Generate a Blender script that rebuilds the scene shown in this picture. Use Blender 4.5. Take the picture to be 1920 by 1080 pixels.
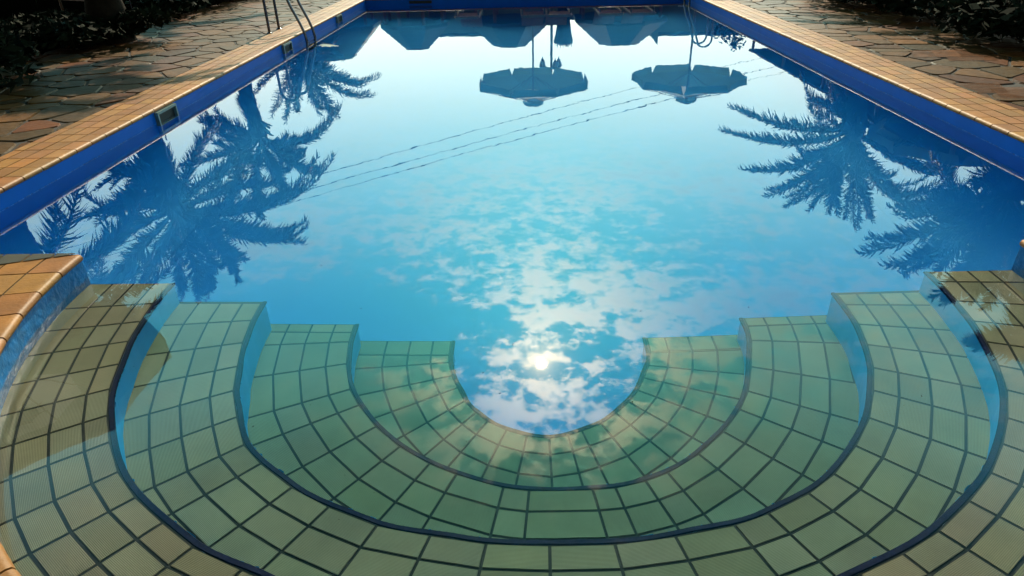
import bpy, bmesh, math, random
from mathutils import Vector, Matrix
R = math.radians
sc = bpy.context.scene
for o in list(bpy.data.objects): bpy.data.objects.remove(o)
COL = sc.collection

# ------------------------------------------------------------------ camera
cam = bpy.data.cameras.new('camera'); camo = bpy.data.objects.new('camera', cam); COL.objects.link(camo)
cam.lens = 1234.93 / 1920 * 36; cam.sensor_width = 36; cam.clip_start = .05; cam.clip_end = 2000
Fv = Vector((-0.01839741, 0.87254033, -0.48819556)); Rv = Vector((0.9997212, 0.00882532, -0.02190073)); Uv = Vector((0.01480079, 0.48846236, 0.87245943))
m = Matrix((Rv, Uv, -Fv)).transposed().to_4x4(); m.translation = Vector((0, 0, 1.6)); camo.matrix_world = m
sc.camera = camo

# ------------------------------------------------------------------ sky, sun, exposure
SUN_EL, SUN_AZ = 35.7, 1.7                      # azimuth east of the pool axis
sund = Vector((math.sin(R(SUN_AZ)) * math.cos(R(SUN_EL)), math.cos(R(SUN_AZ)) * math.cos(R(SUN_EL)), math.sin(R(SUN_EL))))
w = bpy.data.worlds.new('World'); sc.world = w; w.use_nodes = True
nt = w.node_tree; N = nt.nodes; L = nt.links; N.clear()
def nn(t, **k):
    n = N.new(t)
    for a, b in k.items(): setattr(n, a, b)
    return n
def mth(op, a, b=None, c=None, clamp=False):
    n = N.new('ShaderNodeMath'); n.operation = op; n.use_clamp = clamp
    for i, v in enumerate((a, b, c)):
        if v is None: continue
        if isinstance(v, (int, float)): n.inputs[i].default_value = v
        else: L.new(v, n.inputs[i])
    return n.outputs[0]
def mixc(f, a, b, mode='MIX'):
    n = N.new('ShaderNodeMix'); n.data_type = 'RGBA'; n.blend_type = mode; n.clamp_factor = True
    for s, v in ((n.inputs[0], f), (n.inputs[6], a), (n.inputs[7], b)):
        if isinstance(v, (int, float)): s.default_value = v
        elif isinstance(v, tuple): s.default_value = v
        else: L.new(v, s)
    return n.outputs[2]
def ramp(v, a, b):
    n = N.new('ShaderNodeMapRange'); n.interpolation_type = 'SMOOTHSTEP'; L.new(v, n.inputs[0]); n.inputs[1].default_value = a; n.inputs[2].default_value = b
    return n.outputs[0]
sky = nn('ShaderNodeTexSky', sky_type='NISHITA', sun_disc=False); sky.sun_elevation = R(SUN_EL); sky.sun_rotation = R(SUN_AZ); sky.air_density = 1.2; sky.dust_density = .6; sky.ozone_density = 2.5
tc = nn('ShaderNodeTexCoord'); vn = nn('ShaderNodeVectorMath', operation='NORMALIZE'); L.new(tc.outputs['Generated'], vn.inputs[0])
sp = nn('ShaderNodeSeparateXYZ'); L.new(vn.outputs[0], sp.inputs[0])
zc = mth('MAXIMUM', sp.outputs[2], .03)
px, py = mth('DIVIDE', sp.outputs[0], zc), mth('DIVIDE', sp.outputs[1], zc)
cb = nn('ShaderNodeCombineXYZ'); L.new(px, cb.inputs[0]); L.new(py, cb.inputs[1])
def noise(scale, detail, rough, off=(0, 0, 0), dist=0, sx=1):
    mp = nn('ShaderNodeMapping'); mp.inputs['Location'].default_value = off; mp.inputs['Scale'].default_value = (sx, 1, 1); L.new(cb.outputs[0], mp.inputs[0])
    n = nn('ShaderNodeTexNoise'); n.inputs['Scale'].default_value = scale; n.inputs['Detail'].default_value = detail; n.inputs['Roughness'].default_value = rough; n.inputs['Distortion'].default_value = dist
    L.new(mp.outputs[0], n.inputs['Vector']); return n.outputs[0]
nA = noise(11, 10, .60, (3.1, 7.7, 0), 0)     # broken cloudlets
nB = noise(1.6, 3, .5, (8.3, 1.9, 0))            # where the field is open or closed
nC = noise(27, 6, .6, (1.3, 2.9, 0), 0)
def blob(x0, y0, rx, ry):
    a = mth('DIVIDE', mth('SUBTRACT', px, x0), rx); b_ = mth('DIVIDE', mth('SUBTRACT', py, y0), ry)
    return mth('POWER', 2.718, mth('MULTIPLY', mth('ADD', mth('MULTIPLY', a, a), mth('MULTIPLY', b_, b_)), -1))
dens = mth('ADD', mth('ADD', mth('MULTIPLY', nA, .72), mth('MULTIPLY', nC, .30)), mth('MULTIPLY', mth('SUBTRACT', nB, .5), .45))
dens = mth('ADD', dens, mth('SUBTRACT', mth('MULTIPLY', blob(.15, 1.4, .6, .5), .05), mth('ADD', mth('ADD', mth('MULTIPLY', blob(-.5, 1.62, .42, .13), .30), mth('MULTIPLY', blob(-.9, 1.5, .5, .5), .1)), mth('MULTIPLY', ramp(sp.outputs[2], .66, .76), .12))))
sdot = nn('ShaderNodeVectorMath', operation='DOT_PRODUCT'); L.new(vn.outputs[0], sdot.inputs[0]); sdot.inputs[1].default_value = sund
sd = mth('MAXIMUM', sdot.outputs['Value'], 0)
hard = ramp(dens, .475, .575); near_sun = blob(.12, 1.35, .55, .38)
edge = mth('ADD', mth('MULTIPLY', mth('ADD', mth('MULTIPLY', hard, .55), mth('MULTIPLY', ramp(dens, .45, .66), .45)), near_sun), mth('MULTIPLY', mth('MULTIPLY', ramp(dens, .42, .66), .62), mth('SUBTRACT', 1, near_sun)))
core = ramp(dens, .50, .70)
far = ramp(sp.outputs[2], .40, .24)              # low down the cloudlets merge into a thin veil
cover = mth('MULTIPLY', edge, mth('SUBTRACT', 1, mth('MULTIPLY', far, .78)))
halo = mth('ADD', mth('MULTIPLY', mth('POWER', sd, 60), 3.6), mth('MULTIPLY', mth('POWER', sd, 700), 1.0))
blue = mixc(1.0, sky.outputs[0], (.30, 1.75, 1.42, 1), 'MULTIPLY')
base = nn('ShaderNodeVectorMath', operation='SCALE'); L.new(blue, base.inputs[0]); L.new(mth('SUBTRACT', .10, mth('MULTIPLY', ramp(sp.outputs[2], .56, .76), .078)), base.inputs['Scale'])
hz = ramp(sp.outputs[2], .54, .14)
veil = mixc(mth('MULTIPLY', hz, .9), base.outputs[0], (.86, .86, .76, 1))
c1 = nn('ShaderNodeVectorMath', operation='SCALE'); c1.inputs[0].default_value = (.86, 1.06, .90); L.new(mth('SUBTRACT', 1.10, mth('MULTIPLY', core, .32)), c1.inputs['Scale'])
c2 = nn('ShaderNodeVectorMath', operation='SCALE'); c2.inputs[0].default_value = (1.30, 1.0, .56); L.new(mth('MULTIPLY', halo, mth('SUBTRACT', 1.5, mth('MULTIPLY', core, .3))), c2.inputs['Scale'])
cl = nn('ShaderNodeVectorMath', operation='ADD'); L.new(c1.outputs[0], cl.inputs[0]); L.new(c2.outputs[0], cl.inputs[1])
away = mth('MULTIPLY', ramp(sp.outputs[2], .46, .60), mth('SUBTRACT', 1, blob(.08, 1.25, .55, .6)))
cover = mth('MULTIPLY', cover, mth('SUBTRACT', 1, mth('MULTIPLY', away, .8)))
clouded = mixc(mth('MULTIPLY', cover, .92), veil, cl.outputs[0])
aur = nn('ShaderNodeVectorMath', operation='SCALE'); aur.inputs[0].default_value = (1.15, .70, .26)
L.new(mth('ADD', mth('MULTIPLY', mth('POWER', sd, 60000), 40), mth('ADD', mth('MULTIPLY', mth('POWER', sd, 900), 1.0), mth('MULTIPLY', mth('POWER', sd, 5000), 4))), aur.inputs['Scale'])
allc = nn('ShaderNodeVectorMath', operation='ADD'); L.new(clouded, allc.inputs[0]); L.new(aur.outputs[0], allc.inputs[1])
fwd = ramp(sdot.outputs['Value'], -.35, .7); fs = nn('ShaderNodeVectorMath', operation='SCALE'); L.new(allc.outputs[0], fs.inputs[0]); L.new(mth('MULTIPLY', mth('ADD', .20, mth('MULTIPLY', fwd, .97)), mth('SUBTRACT', 1, mth('MULTIPLY', mth('MULTIPLY', ramp(sp.outputs[2], .54, .72), mth('SUBTRACT', 1, blob(.08, 1.2, .35, .5))), .82))), fs.inputs['Scale'])   # brighter towards the sun, as hazy air is
bg = nn('ShaderNodeBackground'); L.new(fs.outputs[0], bg.inputs[0]); bg.inputs[1].default_value = 1.0
wo = nn('ShaderNodeOutputWorld'); L.new(bg.outputs[0], wo.inputs[0])
w.cycles.sampling_method = 'MANUAL'; w.cycles.sample_map_resolution = 1024

sl = bpy.data.lights.new('sun', 'SUN'); sl.energy = 3.0; sl.angle = R(.53); sl.color = (1, .86, .64)
so = bpy.data.objects.new('sun', sl); COL.objects.link(so); so.rotation_euler = (-sund).to_track_quat('-Z', 'Y').to_euler(); so.location = (0, 0, 30)
sc.view_settings.view_transform = 'Standard'; sc.view_settings.look = 'None'; sc.view_settings.gamma = 1; sc.view_settings.exposure = 1.3
sc.cycles.max_bounces = 10; sc.cycles.transmission_bounces = 8; sc.cycles.caustics_refractive = True; sc.cycles.sample_clamp_indirect = 4; sc.cycles.blur_glossy = .5

# ------------------------------------------------------------------ helpers
def link(name, me, mats, parent=None):
    o = bpy.data.objects.new(name, me); COL.objects.link(o)
    if not isinstance(mats, (list, tuple)): mats = [mats]
    for x in mats: me.materials.append(x)
    if parent: o.parent = parent
    return o
def empty(name, loc=(0, 0, 0), rz=0, parent=None):
    o = bpy.data.objects.new(name, None); COL.objects.link(o); o.location = loc; o.rotation_euler = (0, 0, rz); o.empty_display_size = .2
    if parent: o.parent = parent
    return o
def tag(o, label=None, cat=None, group=None, kind=None):
    if label: o['label'] = label
    if cat: o['category'] = cat
    if group: o['group'] = group
    if kind: o['kind'] = kind
    return o
def copy_tree(o, parent=None):
    c = o.copy(); COL.objects.link(c); c.parent = parent
    for ch in list(o.children): copy_tree(ch, c)
    return c
class MB:
    def __init__(s): s.v = []; s.f = []; s.uv = []; s.c = []; s.mi = []; s.sm = []
    def face(s, pts, uv=None, col=(1, 1, 1), mi=0, smooth=False):
        b = len(s.v); s.v += [tuple(q) for q in pts]; s.f.append(list(range(b, b + len(pts)))); s.uv.append(uv or [(0, 0)] * len(pts)); s.c.append(col); s.mi.append(mi); s.sm.append(smooth)
    def grid(s, rows, col=(1, 1, 1), mi=0, smooth=True, closed=False):
        b = len(s.v); n = len(rows[0])
        for r in rows: s.v += [tuple(q) for q in r]
        for i in range(len(rows) - 1):
            for j in range(n if closed else n - 1):
                k = (j + 1) % n
                s.f.append([b + i * n + j, b + i * n + k, b + (i + 1) * n + k, b + (i + 1) * n + j]); s.uv.append([(0, 0)] * 4); s.c.append(col); s.mi.append(mi); s.sm.append(smooth)
    def box(s, c, d, rz=0, col=(1, 1, 1), mi=0):
        cx, cy, cz = c; hx, hy, hz_ = d[0] / 2, d[1] / 2, d[2] / 2; ca, sa = math.cos(rz), math.sin(rz)
        P = [(cx + x * hx * ca - y * hy * sa, cy + x * hx * sa + y * hy * ca, cz + z * hz_) for z in (-1, 1) for x, y in ((-1, -1), (1, -1), (1, 1), (-1, 1))]
        for q in ((3, 2, 1, 0), (4, 5, 6, 7), (0, 1, 5, 4), (1, 2, 6, 5), (2, 3, 7, 6), (3, 0, 4, 7)): s.face([P[i] for i in q], col=col, mi=mi)
    def tube(s, path, r, n=10, col=(1, 1, 1), mi=0, cap=True):
        path = [Vector(q) for q in path]; rows = []
        up = Vector((0, 0, 1)) if abs((path[1] - path[0]).normalized().z) < .9 else Vector((0, 1, 0))
        for i, q in enumerate(path):
            t = (path[min(i + 1, len(path) - 1)] - path[max(i - 1, 0)]).normalized()
            a = (up - t * up.dot(t)); a = a.normalized() if a.length > 1e-4 else Vector((1, 0, 0)); b_ = t.cross(a); up = a
            rr = r[i] if isinstance(r, (list, tuple)) else r
            rows.append([q + a * rr * math.cos(2 * math.pi * k / n) + b_ * rr * math.sin(2 * math.pi * k / n) for k in range(n)])
        s.grid(rows, col, mi, True, True)
        if cap:
            s.face(rows[0][::-1], col=col, mi=mi); s.face(rows[-1], col=col, mi=mi)
    def lathe(s, prof, c=(0, 0, 0), n=24, col=(1, 1, 1), mi=0, smooth=True):
        rows = [[(c[0] + r * math.cos(2 * math.pi * k / n), c[1] + r * math.sin(2 * math.pi * k / n), c[2] + z) for k in range(n)] for r, z in prof]
        s.grid(rows, col, mi, smooth, True)
    def build(s, name, mat, parent=None, merge=False):
        me = bpy.data.meshes.new(name); me.from_pydata(s.v, [], s.f)
        me.uv_layers.new(name='UVMap'); me.color_attributes.new('tint', 'FLOAT_COLOR', 'CORNER')
        U_ = [c for fu in s.uv for p_ in fu for c in p_]; C_ = [x for fi, f in enumerate(s.f) for _ in f for x in (*s.c[fi], 1)]
        me.uv_layers['UVMap'].data.foreach_set('uv', U_); me.color_attributes['tint'].data.foreach_set('color', C_)
        for i, q in enumerate(me.polygons): q.material_index = s.mi[i]; q.use_smooth = s.sm[i]
        if merge:
            bm = bmesh.new(); bm.from_mesh(me); bmesh.ops.remove_doubles(bm, verts=bm.verts, dist=1e-5); bm.to_mesh(me); bm.free()
        me.update(); return link(name, me, mat, parent)

def mat(name, col, rough=.6, metal=0, spec=.5, noise_amt=0, noise_scale=5, tint=False, bump=0, bump_scale=40, ribs=0, dirt=None, coat=0, emit=None, transl=0):
    M = bpy.data.materials.new(name); M.use_nodes = True; t = M.node_tree; b = t.nodes['Principled BSDF']
    b.inputs['Roughness'].default_value = rough; b.inputs['Metallic'].default_value = metal; b.inputs['Specular IOR Level'].default_value = spec; b.inputs['Coat Weight'].default_value = coat
    def mx(f, a, c, mode='MIX'):
        n = t.nodes.new('ShaderNodeMix'); n.data_type = 'RGBA'; n.blend_type = mode
        for s_, v in ((n.inputs[0], f), (n.inputs[6], a), (n.inputs[7], c)):
            if isinstance(v, (int, float)): s_.default_value = v
            elif isinstance(v, tuple): s_.default_value = v
            else: t.links.new(v, s_)
        return n.outputs[2]
    cur = (*col, 1)
    geo = t.nodes.new('ShaderNodeNewGeometry')
    if tint:
        a = t.nodes.new('ShaderNodeVertexColor'); a.layer_name = 'tint'; cur = mx(1.0, cur, a.outputs[0], 'MULTIPLY')
    if noise_amt:
        n = t.nodes.new('ShaderNodeTexNoise'); n.inputs['Scale'].default_value = noise_scale; n.inputs['Detail'].default_value = 7; n.inputs['Roughness'].default_value = .6; t.links.new(geo.outputs['Position'], n.inputs['Vector'])
        r = t.nodes.new('ShaderNodeMapRange'); r.inputs[1].default_value = .3; r.inputs[2].default_value = .7; r.inputs[3].default_value = 1 - noise_amt; r.inputs[4].default_value = 1 + noise_amt; t.links.new(n.outputs[0], r.inputs[0])
        v = t.nodes.new('ShaderNodeCombineColor'); [t.links.new(r.outputs[0], v.inputs[i]) for i in range(3)]
        cur = mx(1.0, cur, v.outputs[0], 'MULTIPLY')
    if dirt:
        n = t.nodes.new('ShaderNodeTexNoise'); n.inputs['Scale'].default_value = dirt[1]; n.inputs['Detail'].default_value = 10; n.inputs['Roughness'].default_value = .7; t.links.new(geo.outputs['Position'], n.inputs['Vector'])
        r = t.nodes.new('ShaderNodeMapRange'); r.inputs[1].default_value = dirt[2]; r.inputs[2].default_value = dirt[2] + .06; r.inputs[4].default_value = dirt[3]; t.links.new(n.outputs[0], r.inputs[0])
        cur = mx(r.outputs[0], cur, (*dirt[0], 1))
    hgt = None
    if ribs:
        uv = t.nodes.new('ShaderNodeUVMap'); wv = t.nodes.new('ShaderNodeTexWave'); wv.wave_type = 'BANDS'; wv.bands_direction = 'X'; wv.inputs['Scale'].default_value = ribs; wv.inputs['Distortion'].default_value = 0
        t.links.new(uv.outputs[0], wv.inputs['Vector'])
        r = t.nodes.new('ShaderNodeMapRange'); r.inputs[1].default_value = 0; r.inputs[2].default_value = .45; r.inputs[3].default_value = .62; r.inputs[4].default_value = 1.0; t.links.new(wv.outputs[1], r.inputs[0])
        v = t.nodes.new('ShaderNodeCombineColor'); [t.links.new(r.outputs[0], v.inputs[i]) for i in range(3)]
        cur = mx(1.0, cur, v.outputs[0], 'MULTIPLY'); hgt = wv.outputs[1]
    if isinstance(cur, tuple): b.inputs['Base Color'].default_value = cur
    else: t.links.new(cur, b.inputs['Base Color'])
    if bump or hgt:
        bp = t.nodes.new('ShaderNodeBump'); bp.inputs['Distance'].default_value = .002 if hgt else .01; bp.inputs['Strength'].default_value = .4 if hgt else bump
        if hgt: t.links.new(hgt, bp.inputs['Height'])
        else:
            n = t.nodes.new('ShaderNodeTexNoise'); n.inputs['Scale'].default_value = bump_scale; n.inputs['Detail'].default_value = 6; t.links.new(geo.outputs['Position'], n.inputs['Vector']); t.links.new(n.outputs[0], bp.inputs['Height'])
        t.links.new(bp.outputs[0], b.inputs['Normal'])
    if emit: b.inputs['Emission Color'].default_value = (*emit, 1); b.inputs['Emission Strength'].default_value = 1
    if transl:
        b.inputs['Transmission Weight'].default_value = 0
        tr = t.nodes.new('ShaderNodeBsdfTranslucent'); ms = t.nodes.new('ShaderNodeMixShader'); ms.inputs[0].default_value = transl
        tr.inputs[0].default_value = (*col, 1); out = t.nodes['Material Output']; t.links.new(b.outputs[0], ms.inputs[1]); t.links.new(tr.outputs[0], ms.inputs[2]); t.links.new(ms.outputs[0], out.inputs[0])
    return M

# ------------------------------------------------------------------ materials
M_tile = mat('ribbed tile', (.192, .168, .098), .55, spec=.25, tint=True, noise_amt=.13, noise_scale=3.5, ribs=58, dirt=((.10, .09, .045), 30, .69, .7))
M_cope = mat('coping tile', (.245, .100, .020), .55, spec=.3, tint=True, noise_amt=.22, noise_scale=9, bump=.25, bump_scale=60)
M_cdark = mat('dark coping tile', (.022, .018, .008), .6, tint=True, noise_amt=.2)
M_grout = mat('dark grout', (.006, .009, .008), .8)
M_cgrout = mat('coping grout', (.012, .006, .003), .85)
M_edge = mat('navy edge mosaic', (.002, .006, .030), .6, spec=.1, noise_amt=.35, noise_scale=60)
M_riser = mat('blue plaster', (.002, .27, .60), .6, noise_amt=.10, noise_scale=3, dirt=((.01, .05, .16), 55, .68, .8))
M_floor = mat('blue pool floor', (.0, .150, .47), .6, noise_amt=.06, noise_scale=1.2)
M_wall = mat('blue pool wall', (.0, .105, .44), .45, spec=.12, noise_amt=.08, noise_scale=4)
M_niche = mat('weathered blue niche wall', (.004, .105, .28), .4, spec=.25, noise_amt=.35, noise_scale=14, bump=.6, bump_scale=35)
M_stone = mat('flagstone', (.075, .038, .010), .5, spec=.16, tint=True, noise_amt=.35, noise_scale=7, bump=.7, bump_scale=18)
M_mort = mat('dark mortar', (.012, .008, .006), .9, noise_amt=.3)
M_shade_ground = mat('shade dark ground', (.003, .0025, .002), 1, spec=0, noise_amt=.4, noise_scale=3, bump=.8, bump_scale=6)  # near black: the shade beyond the paving is put into the ground colour
M_steel = mat('polished steel', (.10, .11, .13), .16, metal=1)
M_white = mat('white plastic', (.75, .75, .72), .3)
M_frame = mat('skimmer frame', (.11, .17, .16), .3, noise_amt=.2, noise_scale=30)
M_dark = mat('dark opening', (.003, .006, .005), .6)
M_leaf = mat('palm leaf', (.010, .022, .007), .6, spec=.3, tint=True)
M_trunk = mat('palm trunk', (.016, .011, .007), .95, spec=.1, noise_amt=.4, noise_scale=9, bump=.9, bump_scale=14)
M_canvas = mat('parasol canvas', (.12, .22, .17), .85, transl=.22)
M_cap = mat('parasol top canvas', (.60, .60, .56), .8, transl=.45)
M_pole = mat('parasol pole', (.12, .10, .08), .5)
M_roof = mat('roof tile', (.03, .03, .03), .85, noise_amt=.25, noise_scale=5)
M_plaster = mat('render wall', (.13, .15, .11), .9, noise_amt=.1, noise_scale=2)
M_cable = mat('cable', (.02, .02, .02), .6)
M_wood = mat('slatted wood', (.14, .055, .02), .55, noise_amt=.3, noise_scale=12)
M_iron = mat('black iron', (.015, .015, .015), .5)
M_lamp = mat('lantern glass', (.55, .55, .5), .3, transl=.5)
M_hedge = mat('hedge leaf', (.006, .010, .004), .85, spec=.1, tint=True)
M_green = mat('green leaf', (.015, .05, .008), .5)

# water: clear glass-like surface over an absorbing body
MW = bpy.data.materials.new('pool water'); MW.use_nodes = True; t = MW.node_tree; t.nodes.clear()
g = t.nodes.new('ShaderNodeBsdfGlass'); g.inputs['IOR'].default_value = 1.33; g.inputs['Roughness'].default_value = 0; g.inputs['Color'].default_value = (1, 1, 1, 1)
geo = t.nodes.new('ShaderNodeNewGeometry')
def wn(scale, det, sy=1.0):
    mp = t.nodes.new('ShaderNodeMapping'); mp.inputs['Scale'].default_value = (1, sy, 1); t.links.new(geo.outputs['Position'], mp.inputs[0])
    n = t.nodes.new('ShaderNodeTexNoise'); n.inputs['Scale'].default_value = scale; n.inputs['Detail'].default_value = det; t.links.new(mp.outputs[0], n.inputs['Vector']); return n.outputs[0]
b1 = t.nodes.new('ShaderNodeBump'); b1.inputs['Distance'].default_value = .00028; b1.inputs['Strength'].default_value = 1.0; t.links.new(wn(5, 2, .6), b1.inputs['Height'])
b2 = t.nodes.new('ShaderNodeBump'); b2.inputs['Distance'].default_value = .000006; b2.inputs['Strength'].default_value = 1.0; t.links.new(wn(38, 2), b2.inputs['Height']); t.links.new(b1.outputs[0], b2.inputs['Normal'])
t.links.new(b2.outputs[0], g.inputs['Normal'])
va = t.nodes.new('ShaderNodeVolumeAbsorption'); va.inputs['Color'].default_value = (.30, .86, .90, 1); va.inputs['Density'].default_value = .75
ou = t.nodes.new('ShaderNodeOutputMaterial'); t.links.new(g.outputs[0], ou.inputs[0]); t.links.new(va.outputs[0], ou.inputs[1])

# ------------------------------------------------------------------ pool geometry
XL, XR, YF, GAP = -3.427, 3.644, 15.79, .137
CX, CY = .1105, 3.042
DEP = [.0964, .3698, .7179, .9725]; FLOOR = -1.22
def interp(tab, a):
    if a <= tab[0][0]: return tab[0][1]
    for (a0, r0), (a1, r1) in zip(tab, tab[1:]):
        if a <= a1:
            u = (a - a0) / (a1 - a0); u = u * u * (3 - 2 * u); return r0 + (r1 - r0) * u
    return tab[-1][1]
RT = {0: [(0, 2.41), (90, 2.41), (180, 2.41)],
      1: [(0, 1.968), (9, 1.973), (18, 1.988), (30, 2.022), (42, 2.037), (55, 2.01), (64, 1.977), (90, 1.935), (114, 1.956), (126, 1.982), (138, 2.0), (150, 2.005), (163, 1.982), (172, 1.970), (180, 1.972)],
      2: [(0, 1.513), (10, 1.519), (20, 1.538), (30, 1.575), (41, 1.614), (52, 1.594), (65, 1.563), (77, 1.526), (90, 1.512), (105, 1.532), (117, 1.572), (128, 1.593), (140, 1.585), (155, 1.565), (168, 1.547), (180, 1.531)],
      3: [(0, 1.05), (10, 1.05), (22, 1.064), (34, 1.058), (50, 1.058), (68, 1.058), (80, 1.068), (95, 1.072), (108, 1.092), (118, 1.094), (132, 1.078), (146, 1.074), (163, 1.062), (180, 1.09)],
      4: [(0, .523), (14, .52), (30, .522), (48, .557), (68, .585), (89, .605), (112, .577), (135, .551), (160, .545), (180, .575)]}
EXT = {0: 0, 1: .0, 2: .02, 3: .08, 4: .13}
def lerp(a, b_, u): return a + (b_ - a) * u
def rp(k, a, dr=0.0, ext=None):
    """point on ring k at angle a (0 left, 90 towards viewer, 180 right), beyond the ends it runs straight"""
    r = interp(RT[k], a) + dr
    return Vector((CX - r * math.cos(R(a)), CY - r * math.sin(R(a)), 0))
def ring_path(k, dr=0.0, step=3, ext=None, angs=None):
    e = EXT[k] if ext is None else ext
    A = angs or [i * 180 / (180 // step) for i in range(180 // step + 1)]
    P = [rp(k, a, dr) for a in A]
    if e > 0: P = [P[0] + Vector((0, e, 0))] + P + [P[-1] + Vector((0, e, 0))]
    return P

pool = tag(empty('swimming_pool', (0, 0, 0)), 'rectangular blue swimming pool with tan tile coping and half round submerged tiled steps', 'swimming pool')

# floor and walls (inner faces)
near = [Vector((XL, CY, 0))] + ring_path(0, ext=0) + [Vector((XR, CY, 0))]
outline = near + [Vector((XR, YF, 0)), Vector((XL, YF, 0))]
b = MB(); b.face([(q.x, q.y, FLOOR) for q in outline]); b.build('pool_floor', M_floor, pool)
def wallstrip(P, z0, z1, name, mt, parent=pool, closed=False, smooth=False):
    b = MB(); b.grid([[(q.x, q.y, z0) for q in P], [(q.x, q.y, z1) for q in P]], smooth=smooth, closed=closed); return b.build(name, mt, parent)
ztop = GAP - .012
for x_, s_ in ((XL, 1), (XR, -1)):
    wallstrip([Vector((x_, CY, 0)), Vector((x_, YF, 0))], -.34, ztop, 'side_wall', M_wall)
    b = MB(); b.grid([[(x_ + s_ * .85 * (1 - math.cos(a)), y_, -.34 + (FLOOR + .345) * math.sin(a)) for a in [R(9 * k) for k in range(11)]] for y_ in (CY, YF)]); b.build('floor_cove', M_floor, pool)
wallstrip([Vector((XL, YF, 0)), Vector((XR, YF, 0))], FLOOR, ztop, 'end_wall', M_wall)
wallstrip(ring_path(0, ext=0), FLOOR, ztop, 'curved_wall', M_niche, smooth=True)
for x0, x1 in ((XL, CX - 2.41), (CX + 2.41, XR)): wallstrip([Vector((x0, CY, 0)), Vector((x1, CY, 0))], FLOOR, ztop, 'end_wall', M_wall)

M_scum = mat('waterline deposit', (.012, .13, .42), .5, noise_amt=.8, noise_scale=30)
for x_, s_ in ((XL, 1), (XR, -1)):
    b = MB(); n = 160
    for j in range(n):
        y0_, y1_ = lerp(CY, YF, j / n), lerp(CY, YF, (j + .9) / n); h_ = .003 + .004 * random.random(); b.face([(x_ + s_ * .0025, y0_, -.004), (x_ + s_ * .0025, y1_, -.004), (x_ + s_ * .0025, y1_, h_), (x_ + s_ * .0025, y0_, h_)])
    b.build('waterline', M_scum, pool)
# steps
JO = {1: [6.1, 11, 15.9, 21.1, 26.2, 31.4, 36.3, 41.5, 46.2, 51.1, 55.8, 61.4, 66.4, 71.3, 76.2, 81, 85.9, 90.8, 95.7, 100.6, 105.5, 110.4, 115.2, 120.1, 124.9, 130.5, 135.8, 141, 145.8, 151.2, 156.1, 161.2, 166.1, 171.3, 176.8],
      2: [6.2, 13.6, 20.7, 27.2, 33.9, 40.4, 45.4, 52.3, 58.8, 66.2, 73.3, 80.6, 88.6, 96.8, 104.6, 112.4, 117.4, 124.2, 129.7, 136.7, 143.7, 150.6, 156.7, 163.3, 169.6, 176.2],
      3: [4.5, 14.5, 25.4, 32.3, 41.7, 51.2, 60.4, 67.6, 78.9, 84.6, 98.4, 103.3, 110.2, 115.7, 125.1, 134.9, 144.1, 151.6, 161.7, 173.4],
      4: [6.5, 18.3, 29.1, 40.3, 50.7, 59, 69.7, 79.8, 90.1, 98.7, 105.7, 116.1, 126.4, 137, 147.5, 158, 168.7, 179.6]}
CW = {1: [.085, .112, .112, .2], 2: [.10, .121, .119, .2], 3: [.107, .129, .129, .2], 4: [.103, .13, .135, .2]}
random.seed(5)
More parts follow.
